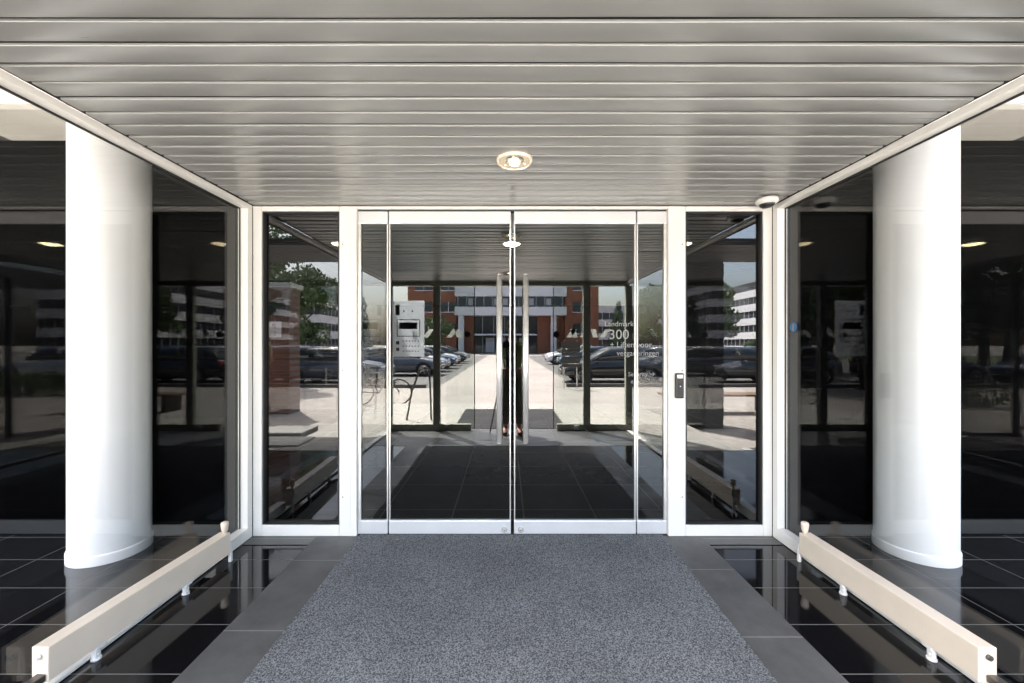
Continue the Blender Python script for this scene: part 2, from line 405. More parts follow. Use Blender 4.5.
# ------------------------------------------------------------------ ceiling of the porch
def slat_profile(y, p=.1, gap=.015, r=.0035, th=.010):
    y0, y1 = y+gap/2, y+p-gap/2
    pts = [(y0, H+th)]
    for k in range(6):
        a = PI+ (PI/2)*k/5; pts.append((y0+r+r*math.cos(a), H+r+r*math.sin(a)))
    for k in range(3):
        a = 1.5*PI + (PI/2)*k/2; pts.append((y1-.004+.004*math.cos(a), H+.004+.004*math.sin(a)))
    pts.append((y1, H+th))
    return pts
b = MB()
y = F+.02-.1
k = 0
while y > B-.14:
    pr = slat_profile(y); dz = random.uniform(-.0012, .0012); tl = random.uniform(-.010, .010)
    segs = 14; prev = None
    xs = [-W+.012 + (2*W-.024)*i/segs for i in range(segs+1)]
    rings = []
    ph = random.uniform(0, 9)
    for x in xs:
        w = .0011*math.sin(x*1.9+ph)+.0006*math.sin(x*4.1+ph*2)
        rings.append([b.bm.verts.new((x, py, pz+dz+w+(py-y-.05)*tl)) for py, pz in pr])
    for A_, B_ in zip(rings, rings[1:]):
        for j in range(len(pr)-1):
            f = b.bm.faces.new([A_[j], A_[j+1], B_[j+1], B_[j]]); f.smooth = True
    y -= .1; k += 1
struct(b.build('ceiling', slatm))
b = MB(); b.box(-W-.02, W+.02, B-.05, F+.06, H+.011, H+.05)
struct(b.build('ceiling_void_panel', gapm))
# roof over the porch, side overhang added to shade the rails from the sun
b = MB(); b.box(-3.05, 3.05, B-.12, 9.2, 3.40, 3.60); b.box(-2.0, 2.0, B-.1, 9.2, H+.06, 3.398)
struct(b.build('roof', roofm))
b = MB(); b.box(-9, -3.06, -.3, 9.2, 3.402, 3.598); b.box(3.06, 9, .9, 9.2, 3.402, 3.598)  # unseen slabs added beside the porch roof to block the sun
struct(b.build('added_shade_slab', roofm))

# ------------------------------------------------------------------ glazing helpers
def frame_bar(mb, x0, x1, y0, y1, z0, z1): mb.box(x0, x1, y0, y1, z0, z1, None, .004)

# side glass walls
for s, word, zz in ((-1, 'left', 'left'), (1, 'right', 'right')):
    t = thing('glass_side_wall', (s*SG, 1.2, 0), f'long clear glass side wall in a white frame, {"left" if s<0 else "right"} of the carpet' + (' with a round blue sticker' if s > 0 else ''), 'glass wall')
    f = MB(); x0, x1 = sorted((s*W, s*(W+.075)))
    f.box(x0, x1, B+.0, 2.56, 0.0045, .022, None, .004); f.box(x0, x1, 2.5605, F-.001, 0.0045, .086, None, .004)
    f.box(x0, x1, B+.0, F-.001, H-.036, H-.001, None, .004)        # top rail
    f.build('frame', white, t)
    f = MB(); f.box(x0, x1, F-.052, F-.002, .087, H-.037, None, .003); f.build('corner_mullion', white, t)
    f = MB(); xa, xb = sorted((s*(SG-.012), s*(SG-.006)))
    f.box(xa, xb, B, F-.062, H-.046, H-.0365)
    f.box(xa, xb, F-.060, F-.0525, .0865, H-.037)
    f.build('gasket', rubber, t)
    f = MB(); f.box(s*SG-.005, s*SG+.005, B, F-.054, .0875, H-.038); f.box(s*SG-.005, s*SG+.005, B, 2.56, .0225, .0875); p = f.build('pane', sideglass, t)
    if s > 0:
        f = MB(); f.cyl((SG-.0065, 2.80, 1.57), (SG-.0055, 2.80, 1.57), .035, m=blue, seg=28); f.box(SG-.0078, SG-.0067, 2.792, 2.808, 1.545, 1.595, vinyl); st = f.build('round_sticker', None, p)
        tag(st, None)

# fixed front sidelights
for s in (-1, 1):
    lab = 'narrow dark sidelight window in white frame, ' + ('left of the double door' if s < 0 else 'right of the double door beside the black card reader')
    t = thing('sidelight_window', (s*1.6, F, 0), lab, 'window')
    def fx(a, c): return sorted((s*a, s*c))
    f = MB()
    for (a, c, z0, z1) in ((1.172, 1.302, .0045, H-.003), (1.885, W-.001, .0045, H-.003), (1.303, 1.884, .0045, .088), (1.303, 1.884, H-.041, H-.003)):
        x0, x1 = fx(a, c); f.box(x0, x1, F, F+.085, z0, z1, None, .005)
    x0, x1 = fx(1.172, 1.19)
    x0, x1 = fx(1.215, 1.222); f.box(x0, x1, F-.0025, F+.002, .02, H-.03)
    f.build('frame', white, t)
    f = MB()
    for (a, c, z0, z1) in ((1.302, 1.315, .089, H-.042), (1.872, 1.885, .089, H-.042), (1.315, 1.872, .089, .099), (1.315, 1.872, H-.052, H-.042)):
        x0, x1 = fx(a, c); f.box(x0, x1, F+.010, F+.06, z0, z1)
    f.build('gasket', rubber, t)
    x0, x1 = fx(1.305, 1.88); f = MB(); f.box(x0, x1, G-.005, G+.005, .09, H-.043); f.build('pane', sideltglass, t)

for s in (-1, 1):
    t = [o for o in bpy.data.objects if o.name.startswith('sidelight_window') and (o.location.x > 0) == (s > 0)][0]
    for z in (.30, 1.25, 2.2):
        f = MB(); f.cyl((s*1.275, F-.0015, z), (s*1.275, F+.004, z), .0045, m=None, seg=12); f.build('screw', darksteel, t)

# header above the doors
t = thing('door_header', (0, F, H-.03), 'narrow white header bar running above the glass double door', 'door frame')
f = MB(); f.box(-1.171, 1.171, F+.002, F+.09, H-.022, H-.003, None, .004); f.build('bar', white, t)
f = MB(); f.box(-1.171, 1.171, F+.03, F+.07, H-.034, H-.0225); f.build('shadow_gap', rubber, t)

# fixed panes beside the leaves
ZT, ZB = H-.035, .012
def railbox(mb, x0, x1, z0, z1, y0=G-.022, y1=G+.022): mb.box(x0, x1, y0, y1, z0, z1, None, .004)
for s in (-1, 1):
    t = thing('fixed_glass_panel', (s*1.05, G, 0), 'slim fixed glass panel with silver top and bottom rails, ' + ('left' if s < 0 else 'right') + ' of the door leaves', 'glass panel')
    x0, x1 = sorted((s*.945, s*1.170))
    f = MB(); railbox(f, x0, x1, ZT-.092, ZT); f.build('top_rail', whitedoor, t)
    f = MB(); railbox(f, x0, x1, ZB, .112); f.build('bottom_rail', whitedoor, t)
    f = MB(); f.box(x0, x1, G-.005, G+.005, .112, ZT-.092); f.build('pane', doorglass, t)
    f = MB(); a, c = sorted((s*.945, s*.955)); f.box(a, c, G-.009, G+.009, .113, ZT-.093); a, c = sorted((s*1.148, s*1.170)); f.box(a, c, G-.02, G+.012, .113, ZT-.093); f.build('edge_strip', steel, t)

# door leaves
for s in (-1, 1):
    t = thing('glass_door_leaf', (s*.935, G, 0), ('left' if s < 0 else 'right') + ' leaf of the glass double door' + (', with a tall tubular handle and no lettering' if s < 0 else ' with tall tubular handle and white 300 lettering'), 'door')
    x0, x1 = sorted((s*.012, s*.936))
    f = MB(); railbox(f, x0, x1, ZT-.092, ZT); f.build('top_rail', whitedoor, t)
    f = MB(); railbox(f, x0, x1, ZB, .112); br = f.build('bottom_rail', whitedoor, t)
    f = MB(); f.cyl((s*.062, G-.030, .045), (s*.062, G-.0225, .045), .022, m=steel, seg=24); f.cyl((s*.062, G-.036, .045), (s*.062, G-.030, .045), .010, m=steel, seg=16); f.box(s*.062-.0025, s*.062+.0025, G-.0365, G-.0361, .040, .05, rubber); f.build('lock_cylinder', None, br)
    f = MB(); f.box(x0, x1, G-.005, G+.005, .112, ZT-.092); f.build('pane', doorglass, t)
    f = MB(); a, c = sorted((s*.012, s*.021)); f.box(a, c, G-.010, G+.010, .113, ZT-.093); a, c = sorted((s*.928, s*.937)); f.box(a, c, G-.010, G+.010, .113, ZT-.093); f.build('edge_strip', steel, t)
    hx = s*.098; hy = G-.085
    f = MB(); f.cyl((hx, hy, .722), (hx, hy, 1.962), .0215, m=None, seg=24)
    f.cyl((hx, hy, 1.962), (hx, hy, 1.970), .0195, .014, m=None, seg=24); f.cyl((hx, hy, .714), (hx, hy, .722), .014, .0195, m=None, seg=24)
    h = f.build('handle', steel, t)
    for z in (.80, 1.885):
        f = MB(); f.cyl((hx, hy+.015, z), (hx, G-.006, z), .011, m=None, seg=16); f.cyl((hx, G-.012, z), (hx, G-.0055, z), .022, m=None, seg=20)
        f.build('standoff', steel, h)
    if s > 0:
        for tx_, sz, xx, zz in (('Landmark', .056, .700, 1.585), ('300', .104, .733, 1.488), ('+', .06, .742, 1.425), ('Liften voor', .060, .793, 1.425), ('vergaderingen', .057, .793, 1.362), ('Security \u2192', .046, .88, 1.205), ('desk', .040, .90, 1.150)):
            textmesh('lettering', tx_, sz, vinyl, (xx, G-.0062, zz), (PI/2, 0, 0), t, ext=.0003)
# black slab standing in for the shade in the gap under the doors
slab('threshold_shade', -1.17, 1.17, G-.03, G+.03, .002, .011, gapm)

# ------------------------------------------------------------------ dark walls beside the porch, lobby behind
for s in (-1, 1):
    side = 'left' if s < 0 else 'right'
    x0, x1 = sorted((s*(W+.078), s*9))
    f = MB(); f.box(x0, x1, F+.03, F+.12, .001, 2.994)
    tag(f.build('stone_wall', blackwall), f'black stone wall behind the white column on the {side}', 'wall')
    f = MB(); x0, x1 = sorted((s*2.05, s*9)); f.box(x0, x1, 2.56, F+.2, 3.032, 3.38); struct(f.build('upper_wall', fasciam))
    f = MB(); x0, x1 = sorted((s*2.05, s*3.80)); f.box(x0, x1, 2.57, F+.12, 2.995, 3.031); struct(f.build('soffit', concrete))
    f = MB(); x0, x1 = sorted((s*3.803, s*9)); f.box(x0, x1, 1.9, F+.12, 2.9951, 3.0311); struct(f.build('soffit_dark', clad))
def soffit(x0, x1, y0, y1):
    f = MB(); f.box(x0, x1, y0, y1, 3.02, 3.10)
    y = y0
    while y < y1-.09: f.box(x0, x1, y, y+.085, 3.0, 3.019); y += .1
    struct(f.build('canopy_soffit', clad))
soffit(-6.6, -2.3, -1.45, -.15); soffit(2.3, 6.6, -1.45, -.15); soffit(6.62, 12, -4.9, -.15)

LH = 2.335
b = MB(); b.box(-9, 9, 9.0, 9.2, 0, 3.0); b.box(-9.2, -9.0, 3.1, 9.2, 0, 3.0); b.box(9.0, 9.2, 3.1, 9.2, 0, 3.0)
struct(b.build('lobby_wall', lobbydark))
b = MB(); b.box(-9, 9, 3.06, 9.0, LH+.02, H+.06)
yy = 3.07
while yy < 8.9: b.box(-9, 9, yy, yy+.085, LH, LH+.019); yy += .1
struct(b.build('lobby_ceiling', lobbyceil))
for x, lab in ((-1.50, 'small bright lamp in the lobby ceiling behind the left sidelight'), (0.0, 'small bright lamp in the lobby ceiling behind the meeting edges of the doors'), (1.50, 'small bright lamp in the lobby ceiling behind the right sidelight')):
    t = thing('lobby_lamp', (x, 3.42, LH-.006), lab, 'ceiling lamp', 'lamps in the lobby ceiling')
    f = MB(); f.lathe([(.075, .010), (.088, .006), (.088, -.002), (.075, -.005), (.072, .0)], (x, 3.42, LH-.006)); f.build('trim', white, t)
    f = MB(); f.lathe([(.073, -.001), (.06, -.010), (.035, -.016), (.001, -.018)], (x, 3.42, LH-.006)); f.build('lens', lobbulb, t)

# ------------------------------------------------------------------ columns
for s in (-1, 1):
    cx, cy, r = s*2.815, 2.735, .212
    t = thing('round_column', (cx, cy, 0), f'thick round white column standing outside the {"left" if s<0 else "right"} glass wall', 'column')
    f = MB(); f.lathe([(r+.007, .001), (r+.008, .06), (r+.006, .067), (r, .069)], (cx, cy, 0), seg=96); f.build('base_collar', colpaint, t)
    f = MB(); f.lathe([(r, .069), (r, 2.994)], (cx, cy, 0), seg=96); f.build('shaft', colpaint, t)

# ------------------------------------------------------------------ guard rails
def guard_rail(s):
    inner, th = (1.874, .074) if s < 0 else (1.893, .076)
    piv = Vector((s*inner, 2.585, 0)); rot = R(-3.1) if s < 0 else 0.0
    t = thing('guard_rail', (s*inner, 2.585, 0), f'low cream guard rail on short white brackets, along the {"left" if s<0 else "right"} glass wall', 'guard rail')
    x0, x1 = sorted((s*inner, s*(inner+th))); xm = (x0+x1)/2
    f = MB(); f.box(x0, x1, 1.60, 2.585, .060, .203, None, .0045, seg=3); bm_ = f.build('beam', creambeam, t)
    f = MB(); f.cyl((xm, 1.590, .166), (xm, 1.6, .166), .0115, m=None, seg=20); f.cyl((xm, 1.587, .166), (xm, 1.591, .166), .006, m=None, seg=12); f.build('bolt', darksteel if s > 0 else steel, bm_)
    f = MB(); f.box(xm-.01, xm+.03, 1.55, 1.599, .066, .096, None, .004); f.cyl((xm+.01, 1.54, .081), (xm+.01, 1.555, .081), .014, m=None, seg=20); f.build('end_bracket', darksteel, bm_)
    for yy in (2.26, 1.79):
        f = MB(); xf = s*(inner+.013)
        f.box(xf-.010, xf+.010, yy-.014, yy+.014, .001, .06, None, .004)
        f.box(xf-.013, xf+.013, yy-.010, yy+.034, .046, .064, None, .004)
        f.cyl((xf, yy, .001), (xf, yy, .010), .019, m=None, seg=20)
        f.cyl((xf-s*.010, yy, .026), (xf-s*.014, yy, .026), .005, m=None, seg=10)
        f.build('foot', creamfoot, t)
    xf = s*(inner+.010)
    f = MB(); f.box(xf-.009, xf+.009, 2.587, 2.606, .001, .125, None, .003); f.build('end_post', creamfoot, t)
    f = MB(); f.lathe([(.008, .198), (.008, .212), (.014, .214), (.018, .225), (.021, .245), (.023, .268), (.021, .276), (.012, .281), (.001, .282)], (xf+s*.014, 2.565, 0), seg=28); f.build('knob', creambeam, t)
    t.rotation_euler = (0, 0, rot)
guard_rail(-1); guard_rail(1)

# ------------------------------------------------------------------ ceiling lamps, camera dome, card reader
def downlight(x, y, lab):
    t = thing('recessed_downlight', (x, y, H-.01), lab, 'ceiling lamp')
    f = MB(); f.lathe([(.100, .012), (.1005, -.002), (.099, -.009), (.095, -.011), (.091, -.009), (.088, -.002), (.0875, .004)], (x, y, H-.004), seg=64); f.build('trim_ring', creambeam, t)
    f = MB(); f.lathe([(.0870, .001), (.070, .010), (.04, .014), (.001, .015)], (x, y, H-.012), seg=48); f.build('reflector_dish', dish, t)
    f = MB(); f.ball((x, y+.034, H-.006), .019, None, (1.4, .8, .5)); f.build('bulb', bulb, t)
    for k in range(3):
        a = k*2.1+.4; f = MB(); f.ball((x+.066*math.cos(a), y+.066*math.sin(a), H-.012), .006); f.build('clip', steel, t)
downlight(0.0, 2.205, 'round recessed downlight glowing warm in the slatted ceiling above the doors')
downlight(0.0, .22, 'round recessed downlight overhead, seen only mirrored in the door glass')

t = thing('dome_camera', (1.90, 2.76, H-.01), 'small white dome camera with dark lens under the ceiling corner on the right', 'security camera')
cx, cy = 1.818, 2.79
f = MB(); f.lathe([(.001, .0), (.068, .0), (.072, -.008), (.071, -.026), (.062, -.036), (.045, -.039)], (cx, cy, H-.003), seg=48); f.build('housing', white, t)
f = MB(); f.lathe([(.049, -.038), (.046, -.048), (.036, -.057), (.018, -.063), (.001, -.065)], (cx, cy, H-.003), seg=40); f.build('lens_dome', blackpl, t)

t = thing('card_reader', (1.243, F-.02, 1.14), 'small black card reader with keypad on the white post right of the doors', 'card reader')
xr = 1.247
f = MB(); f.box(xr-.033, xr+.031, F-.030, F-.003, 1.045, 1.232, None, .010, seg=4); f.build('body', blackpl, t)
f = MB(); f.box(xr-.022, xr+.020, F-.033, F-.0305, 1.195, 1.222, None, .002); f.build('silver_plate', steel, t)
f = MB(); f.box(xr-.018, xr+.016, F-.0335, F-.0305, 1.065, 1.16, None, .002); f.build('keypad', rubber, t)
f = MB(); f.ball((xr, F-.0335, 1.135), .004); f.build('indicator_light', signw, t)

# ------------------------------------------------------------------ outer glazing behind the camera
t = thing('outer_glazing', (0, B, 0), 'outer glass screen with olive grey frames, mirrored in the door glass', 'window wall')
for x0, x1 in ((-W-.10, -W-.005), (-1.27, -1.155), (1.24, 1.355), (W-.005, W+.10)):
    f = MB(); f.box(x0, x1, B-.09, B, .0, H-.07, None, .005); f.build('mullion', outframe, t)
f = MB(); f.box(-W-.06, W+.06, B-.095, B-.002, H-.069, H+.02, None, .005); f.build('top_rail', outframe, t)
for x0, x1 in ((-W-.004, -1.271), (-1.154, -.64), (.80, 1.239), (1.356, W+.004)):
    f = MB(); f.box(x0, x1, B-.088, B-.003, .0, .11, None, .005); f.build('bottom_rail', outframe, t)
for x0, x1 in ((-W-.004, -1.271), (1.356, W+.004), (-1.154, -.60), (.76, 1.239)):
    f = MB(); f.box(x0, x1, B-.03, B-.022, .11, H-.07); f.build('pane', outglass, t)
f = MB(); f.box(1.08, 1.16, B-.0015, B+.03, .03, .09, None, .004); f.build('floor_latch', creamfoot, t)
for s, x0, x1, side in ((-1, -1.06, -.585, 'left'), (1, .745, 1.22, 'right')):
    d = thing('sliding_door_leaf', ((x0+x1)/2, B-.06, 0), f'open frameless sliding glass leaf at the outer entrance, {side} side, mirrored in the doors', 'door')
    f = MB(); f.box(x0, x1, B-.078, B-.070, .02, H-.08); f.build('pane', outglass, d)
    f = MB(); xe = x1 if s < 0 else x0; f.box(xe-.007, xe+.007, B-.082, B-.066, .02, H-.08); f.build('edge_strip', darksteel, d)
    f = MB(); xk = x1-.11 if s < 0 else x0+.04; f.cyl((xk, B-.1, 1.61), (xk, B+.01, 1.61), .018, m=None); f.cyl((xk, B-.012, 1.61), (xk, B+.015, 1.61), .055, m=None, seg=28); f.build('knob', blackpl, d)
# frosted stripe marks, slanted, on the panes
def chevs(xs, par):
    for i, x in enumerate(xs):
        f = MB(); sl = .10 if i % 2 == 0 else -.04
        f.prism([(x, 1.56), (x+.085, 1.56), (x+.085+sl, 1.70), (x+sl, 1.70)], 'y', B-.0585, B-.0565); f.build('frosted_marking', vinylt, par)
chevs([-1.05, -.88, -1.45, -1.62], t)
chevs([.96, 1.07, 1.18, 1.41, 1.52], t)
# intercom panel on the left outer pane
px0, px1, pz0, pz1 = -1.95, -1.42, 1.235, 2.175
t = thing('intercom_panel', (-1.61, B+.005, pz0), 'pale upright intercom and letter panel with screen and button rows, mirrored in the left leaf', 'intercom')
f = MB(); f.box(px0, px1, B-.040, B-.030, pz0, pz1, None, .004); f.build('plate', acryl, t)
yf = B-.0295
f = MB(); f.box(px0+.05, px0+.12, yf, yf+.02, 1.93, 2.11, None, .004); f.build('speaker_grille', darksteel, t)
f = MB()
for (a, c, z0, z1) in ((px0+.07, px1-.07, 1.85, 1.862), (px0+.07, px1-.07, 1.575, 1.587), (px0+.07, px0+.082, 1.588, 1.849), (px1-.082, px1-.07, 1.588, 1.849)): f.box(a, c, yf, yf+.012, z0, z1)
f.build('screen_frame', darksteel, t)
f = MB(); f.box(px0+.11, px1-.12, yf, yf+.012, 1.70, 1.81); f.build('screen', winm, t)
for z in (1.47, 1.36):
    f = MB(); f.box(px0+.06, px0+.11, yf, yf+.02, z-.03, z+.03, None, .006); f.build('key_switch', blackpl, t)
for z in (1.5, 1.415, 1.33):
    for k in range(6):
        f = MB(); f.box(px0+.17+k*.05, px0+.19+k*.05, yf, yf+.01, z-.01, z+.01); f.build('button', darksteel, t)
for x in (px0+.19, px0+.33):
    f = MB(); f.cyl((x, yf, 2.0), (x, yf+.01, 2.0), .014, m=None, seg=12); f.build('screw', darksteel, t)

# ------------------------------------------------------------------ person behind the camera and the tripod
def skinbody(name, chains, mat, parent, root=0, sub=2):
    """chains: verts list [(pos, r)], edges list"""
    verts, edges = chains
    me = bpy.data.meshes.new(name); me.from_pydata([v[0] for v in verts], edges, [])
    o = bpy.data.objects.new(name, me); COL.objects.link(o); o.parent = parent
    md = o.modifiers.new('Skin', 'SKIN'); md.use_smooth_shade = True
    lay = me.skin_vertices[0].data
    for i, v in enumerate(verts):
        r = v[1]; lay[i].radius = (r, r) if not isinstance(r, tuple) else r
        lay[i].use_root = (i == root)
    s_ = o.modifiers.new('Subdivision', 'SUBSURF'); s_.levels = sub; s_.render_levels = sub
    me.materials.append(mat); return o
P = thing('person', (.05, -.33, .005), 'person in pale green shirt and khaki trousers behind the tripod, mirrored between the handles', 'person')
V = []; E = []
def add(p, r, par=None):
    V.append((p, r)); i = len(V)-1
    if par is not None: E.append((par, i))
    return i
pel = add((0, 0, .98), (.155, .11)); wa = add((0, .01, 1.13), (.14, .10), pel); ch = add((0, 0, 1.33), (.165, .115), wa); nb = add((0, -.005, 1.47), (.085, .075), ch)
nk = add((0, 0, 1.54), .055, nb); hd0 = add((0, .015, 1.63), (.075, .088), nk); hd1 = add((0, .015, 1.72), (.078, .095), hd0); hd2 = add((0, .01, 1.78), (.05, .06), hd1)
for s in (-1, 1):
    hp = add((s*.09, 0, .92), .095, pel); kn = add((s*.105, .015, .50), .058, hp); an = add((s*.11, -.02, .09), .04, kn); add((s*.12, .10, .045), .035, an)
    sh = add((s*.185, 0, 1.43), .055, ch); el = add((s*.235, -.03, 1.15), .042, sh); wr = add((s*.15, .17, 1.05), .027, el)
    pm = add((s*.125, .235, 1.06), (.035, .018), wr)
    for k in range(4):
        a = add((s*(.135-.016*k)+.0, .29+.005*math.sin(k), 1.062), .009, pm); add((s*(.13-.016*k), .325-(.01 if k in (0, 3) else 0), 1.05), .008, a)
    a = add((s*.10, .245, 1.075), .011, wr); add((s*.085, .275, 1.085), .009, a)
skinbody('body', (V, E), skin, P)
V = []; E = []
ch0 = add((0, .01, 1.0), (.168, .125)); c1 = add((0, .01, 1.14), (.156, .115), ch0); c2 = add((0, 0, 1.34), (.183, .13), c1); add((0, -.005, 1.46), (.10, .085), c2)
for s in (-1, 1):
    a = add((s*.19, 0, 1.43), .072, c2); add((s*.222, -.02, 1.24), .062, a)
skinbody('shirt', (V, E), greenshirt, P)
V = []; E = []
p0 = add((0, 0, .97), (.165, .12))
for s in (-1, 1):
    a = add((s*.09, 0, .88), .108, p0); k2 = add((s*.105, .012, .50), .072, a); add((s*.11, -.015, .13), .055, k2)
skinbody('trousers', (V, E), trous, P)
for s in (-1, 1):
    f = MB(); f.ball((s*.12, .04, .045), .07, None, (.7, 2.0, .62)); o = f.build('shoe', shoe); o.parent = P
f = MB(); f.ball((0, -.012, 1.745), .098, None, (.9, 1.08, .9)); o = f.build('hair', hairm); o.parent = P
for s in (-1, 1):
    f = MB(); f.ball((s*.032, .098, 1.70), .011); o = f.build('eye', blackpl); o.parent = P
    f = MB(); f.ball((s*.083, .01, 1.685), .022, None, (.4, .8, 1.3)); o = f.build('ear', skin); o.parent = P
f = MB(); f.ball((0, .115, 1.668), .014, None, (.8, 1.2, 1.3)); o = f.build('nose', skin); o.parent = P
f = MB(); f.ball((0, .102, 1.632), .018, None, (1.2, .4, .35)); o = f.build('mouth', shoe); o.parent = P

T = thing('camera_tripod', (-.045, -.09, 0), 'black tripod with a camera, standing on the carpet and mirrored between the handles', 'tripod')
for k in range(3):
    a = PI/2+.2 + k*2*PI/3
    f = MB(); f.tube([(-.045, -.09, 1.22), (-.045+.17*math.cos(a), -.09+.17*math.sin(a), .72), (-.045+.36*math.cos(a), -.09+.36*math.sin(a), .012)], [.017, .014, .009], None, 8); f.build('leg', blackpl, T)
f = MB(); f.cyl((-.045, -.09, 1.02), (-.045, -.09, 1.385), .014, m=None); f.ball((-.045, -.09, 1.24), .035, None, (1, 1, .8)); f.build('centre_post', blackpl, T)
f = MB(); f.box(-.115, .025, -.16, -.085, 1.39, 1.49, None, .012); f.cyl((-.045, -.085, 1.44), (-.045, -.022, 1.44), .036, m=None, seg=28); f.box(-.075, -.015, -.15, -.095, 1.49, 1.515, None, .01); f.build('camera_body', blackpl, T)

# ------------------------------------------------------------------ outside: trees
def leaf_crown(name, blobs, n, size, mat, parent, seed):
    rnd = random.Random(seed); bm = bmesh.new()
    tot = sum(b_[3] for b_ in blobs)
    for (bx, by, bz, w, rx, ry, rz) in blobs:
        for _ in range(int(n*w/tot)):
            while True:
                v = Vector((rnd.uniform(-1, 1), rnd.uniform(-1, 1), rnd.uniform(-1, 1)))
                if v.length <= 1: break
            v = v.normalized()*(v.length**.45)*(1+.18*noise.noise(v*3+Vector((seed, bx, by))))
            c = Vector((bx+v.x*rx, by+v.y*ry, bz+v.z*rz))
            s_ = size*rnd.uniform(.6, 1.3)
            e = Euler((rnd.uniform(0, 6.3), rnd.uniform(0, 6.3), rnd.uniform(0, 6.3))).to_matrix()
            q = [bm.verts.new(c+e@Vector(p)*s_) for p in ((-.5, 0, 0), (0, -.35, .06), (.5, 0, 0), (0, .35, .06))]
            bm.faces.new(q)
    me = bpy.data.meshes.new(name); bm.to_mesh(me); bm.free(); me.materials.append(mat)
    o = bpy.data.objects.new(name, me); COL.objects.link(o); o.parent = parent; return o
def make_tree(kind, seed):
    rnd = random.Random(seed)
    r = bpy.data.objects.new({'cone': 'cypress_tree', 'round': 'leafy_tree', 'big': 'leafy_tree'}[kind], None); COL.objects.link(r)
    f = MB()
    if kind == 'cone':
        f.tube([(0, 0, 0), (.03, 0, 2), (0, .02, 6.6)], [.16, .12, .03]); f.build('trunk', bark, r)
        blobs = [(rnd.uniform(-.25, .25), rnd.uniform(-.25, .25), 1.0+h*.62, (1-h/10.5)**1.2+.15, 1.35*(1-h/10.5)+.15, 1.35*(1-h/10.5)+.15, .75) for h in range(10)]
        leaf_crown('crown', blobs, 5000, .20, leafB, r, seed)
    else:
        f.tube([(0, 0, 0), (.05, .02, 1.2), (.1, -.03, 2.6), (.05, .05, 4.6)], [.24, .19, .15, .06])
        for k in range(7):
            a = k*2.4; z0 = 1.9+.3*k; L = 1.9-.1*k
            f.tube([(.06, 0, z0), (L*.5*math.cos(a), L*.5*math.sin(a), z0+.7), (L*math.cos(a), L*math.sin(a), z0+1.3)], [.09, .06, .02], None, 7)
        f.build('trunk', bark, r)
        blobs = []
        for k in range(17):
            a = rnd.uniform(0, 6.3); d = rnd.uniform(.3, 2.1); z = rnd.uniform(2.6, 6.2)
            d *= 1-.10*abs(z-4.2); q = rnd.uniform(.6, 1.15)
            blobs.append((d*math.cos(a), d*math.sin(a), z, q, q, q, q*.85))
        leaf_crown('crown', blobs, 7500, .21, leafA, r, seed)
    return r
protoC = make_tree('cone', 3); protoR = make_tree('round', 5); protoS = make_tree('round', 11)
trees = [
 (protoR, -8.7, -7.9, .86, 'nearest tall leafy tree on the left, its crown mirrored high in the left sidelight'),
 (protoS, 12.0, -26, .92, 'green leafy tree mirrored at the right edge of the doors, behind the car row'),
 (protoC, 17.2, -54, 1.12, 'tall narrow dark conifer beside the far grey block, behind the parked cars on the right'),
 (protoC, -15.0, -34, .92, 'slim dark conifer mirrored just left of the pale intercom panel'),
 (protoR, 15.5, -24, .95, 'round leafy tree behind the dark hatchback on the right'),
 (protoS, 19.2, -30, .95, 'wide leafy tree standing right of the round one, near the white ribbon window block'),
 (protoR, -14.5, -16.5, 1.0, 'dense leafy tree mirrored in the left sidelight above the parked car'),
 (protoS, -10.6, -13.5, .80, 'smaller leafy tree next to the brick pier on the left'),
 (protoR, -21.5, -15, 1.05, 'leafy tree further left, over the blue car'),
 (protoS, -28.0, -19, 1.2, 'leafy tree at the far left end of the parking row'),
 (protoR, -6.6, -30, .62, 'small bright tree in front of the brick wall, left of the white bands'),
 (protoS, 34.0, -36, 1.15, 'leafy tree far to the right in front of the white office block'),
 (protoR, 13.6, -15.5, .26, 'small bushy tree at the kerb beside the right end of the car row'),
]
used = set()
for i, (pr, x, y, s_, lab) in enumerate(trees):
    o = pr if pr.name not in used else copy_tree(pr)
    used.add(pr.name)
    o.location = (x, y, -.15); o.rotation_euler = (0, 0, i*1.7); o.scale = (s_,)*3
    tag(o, lab, 'tree', 'trees around the car park')

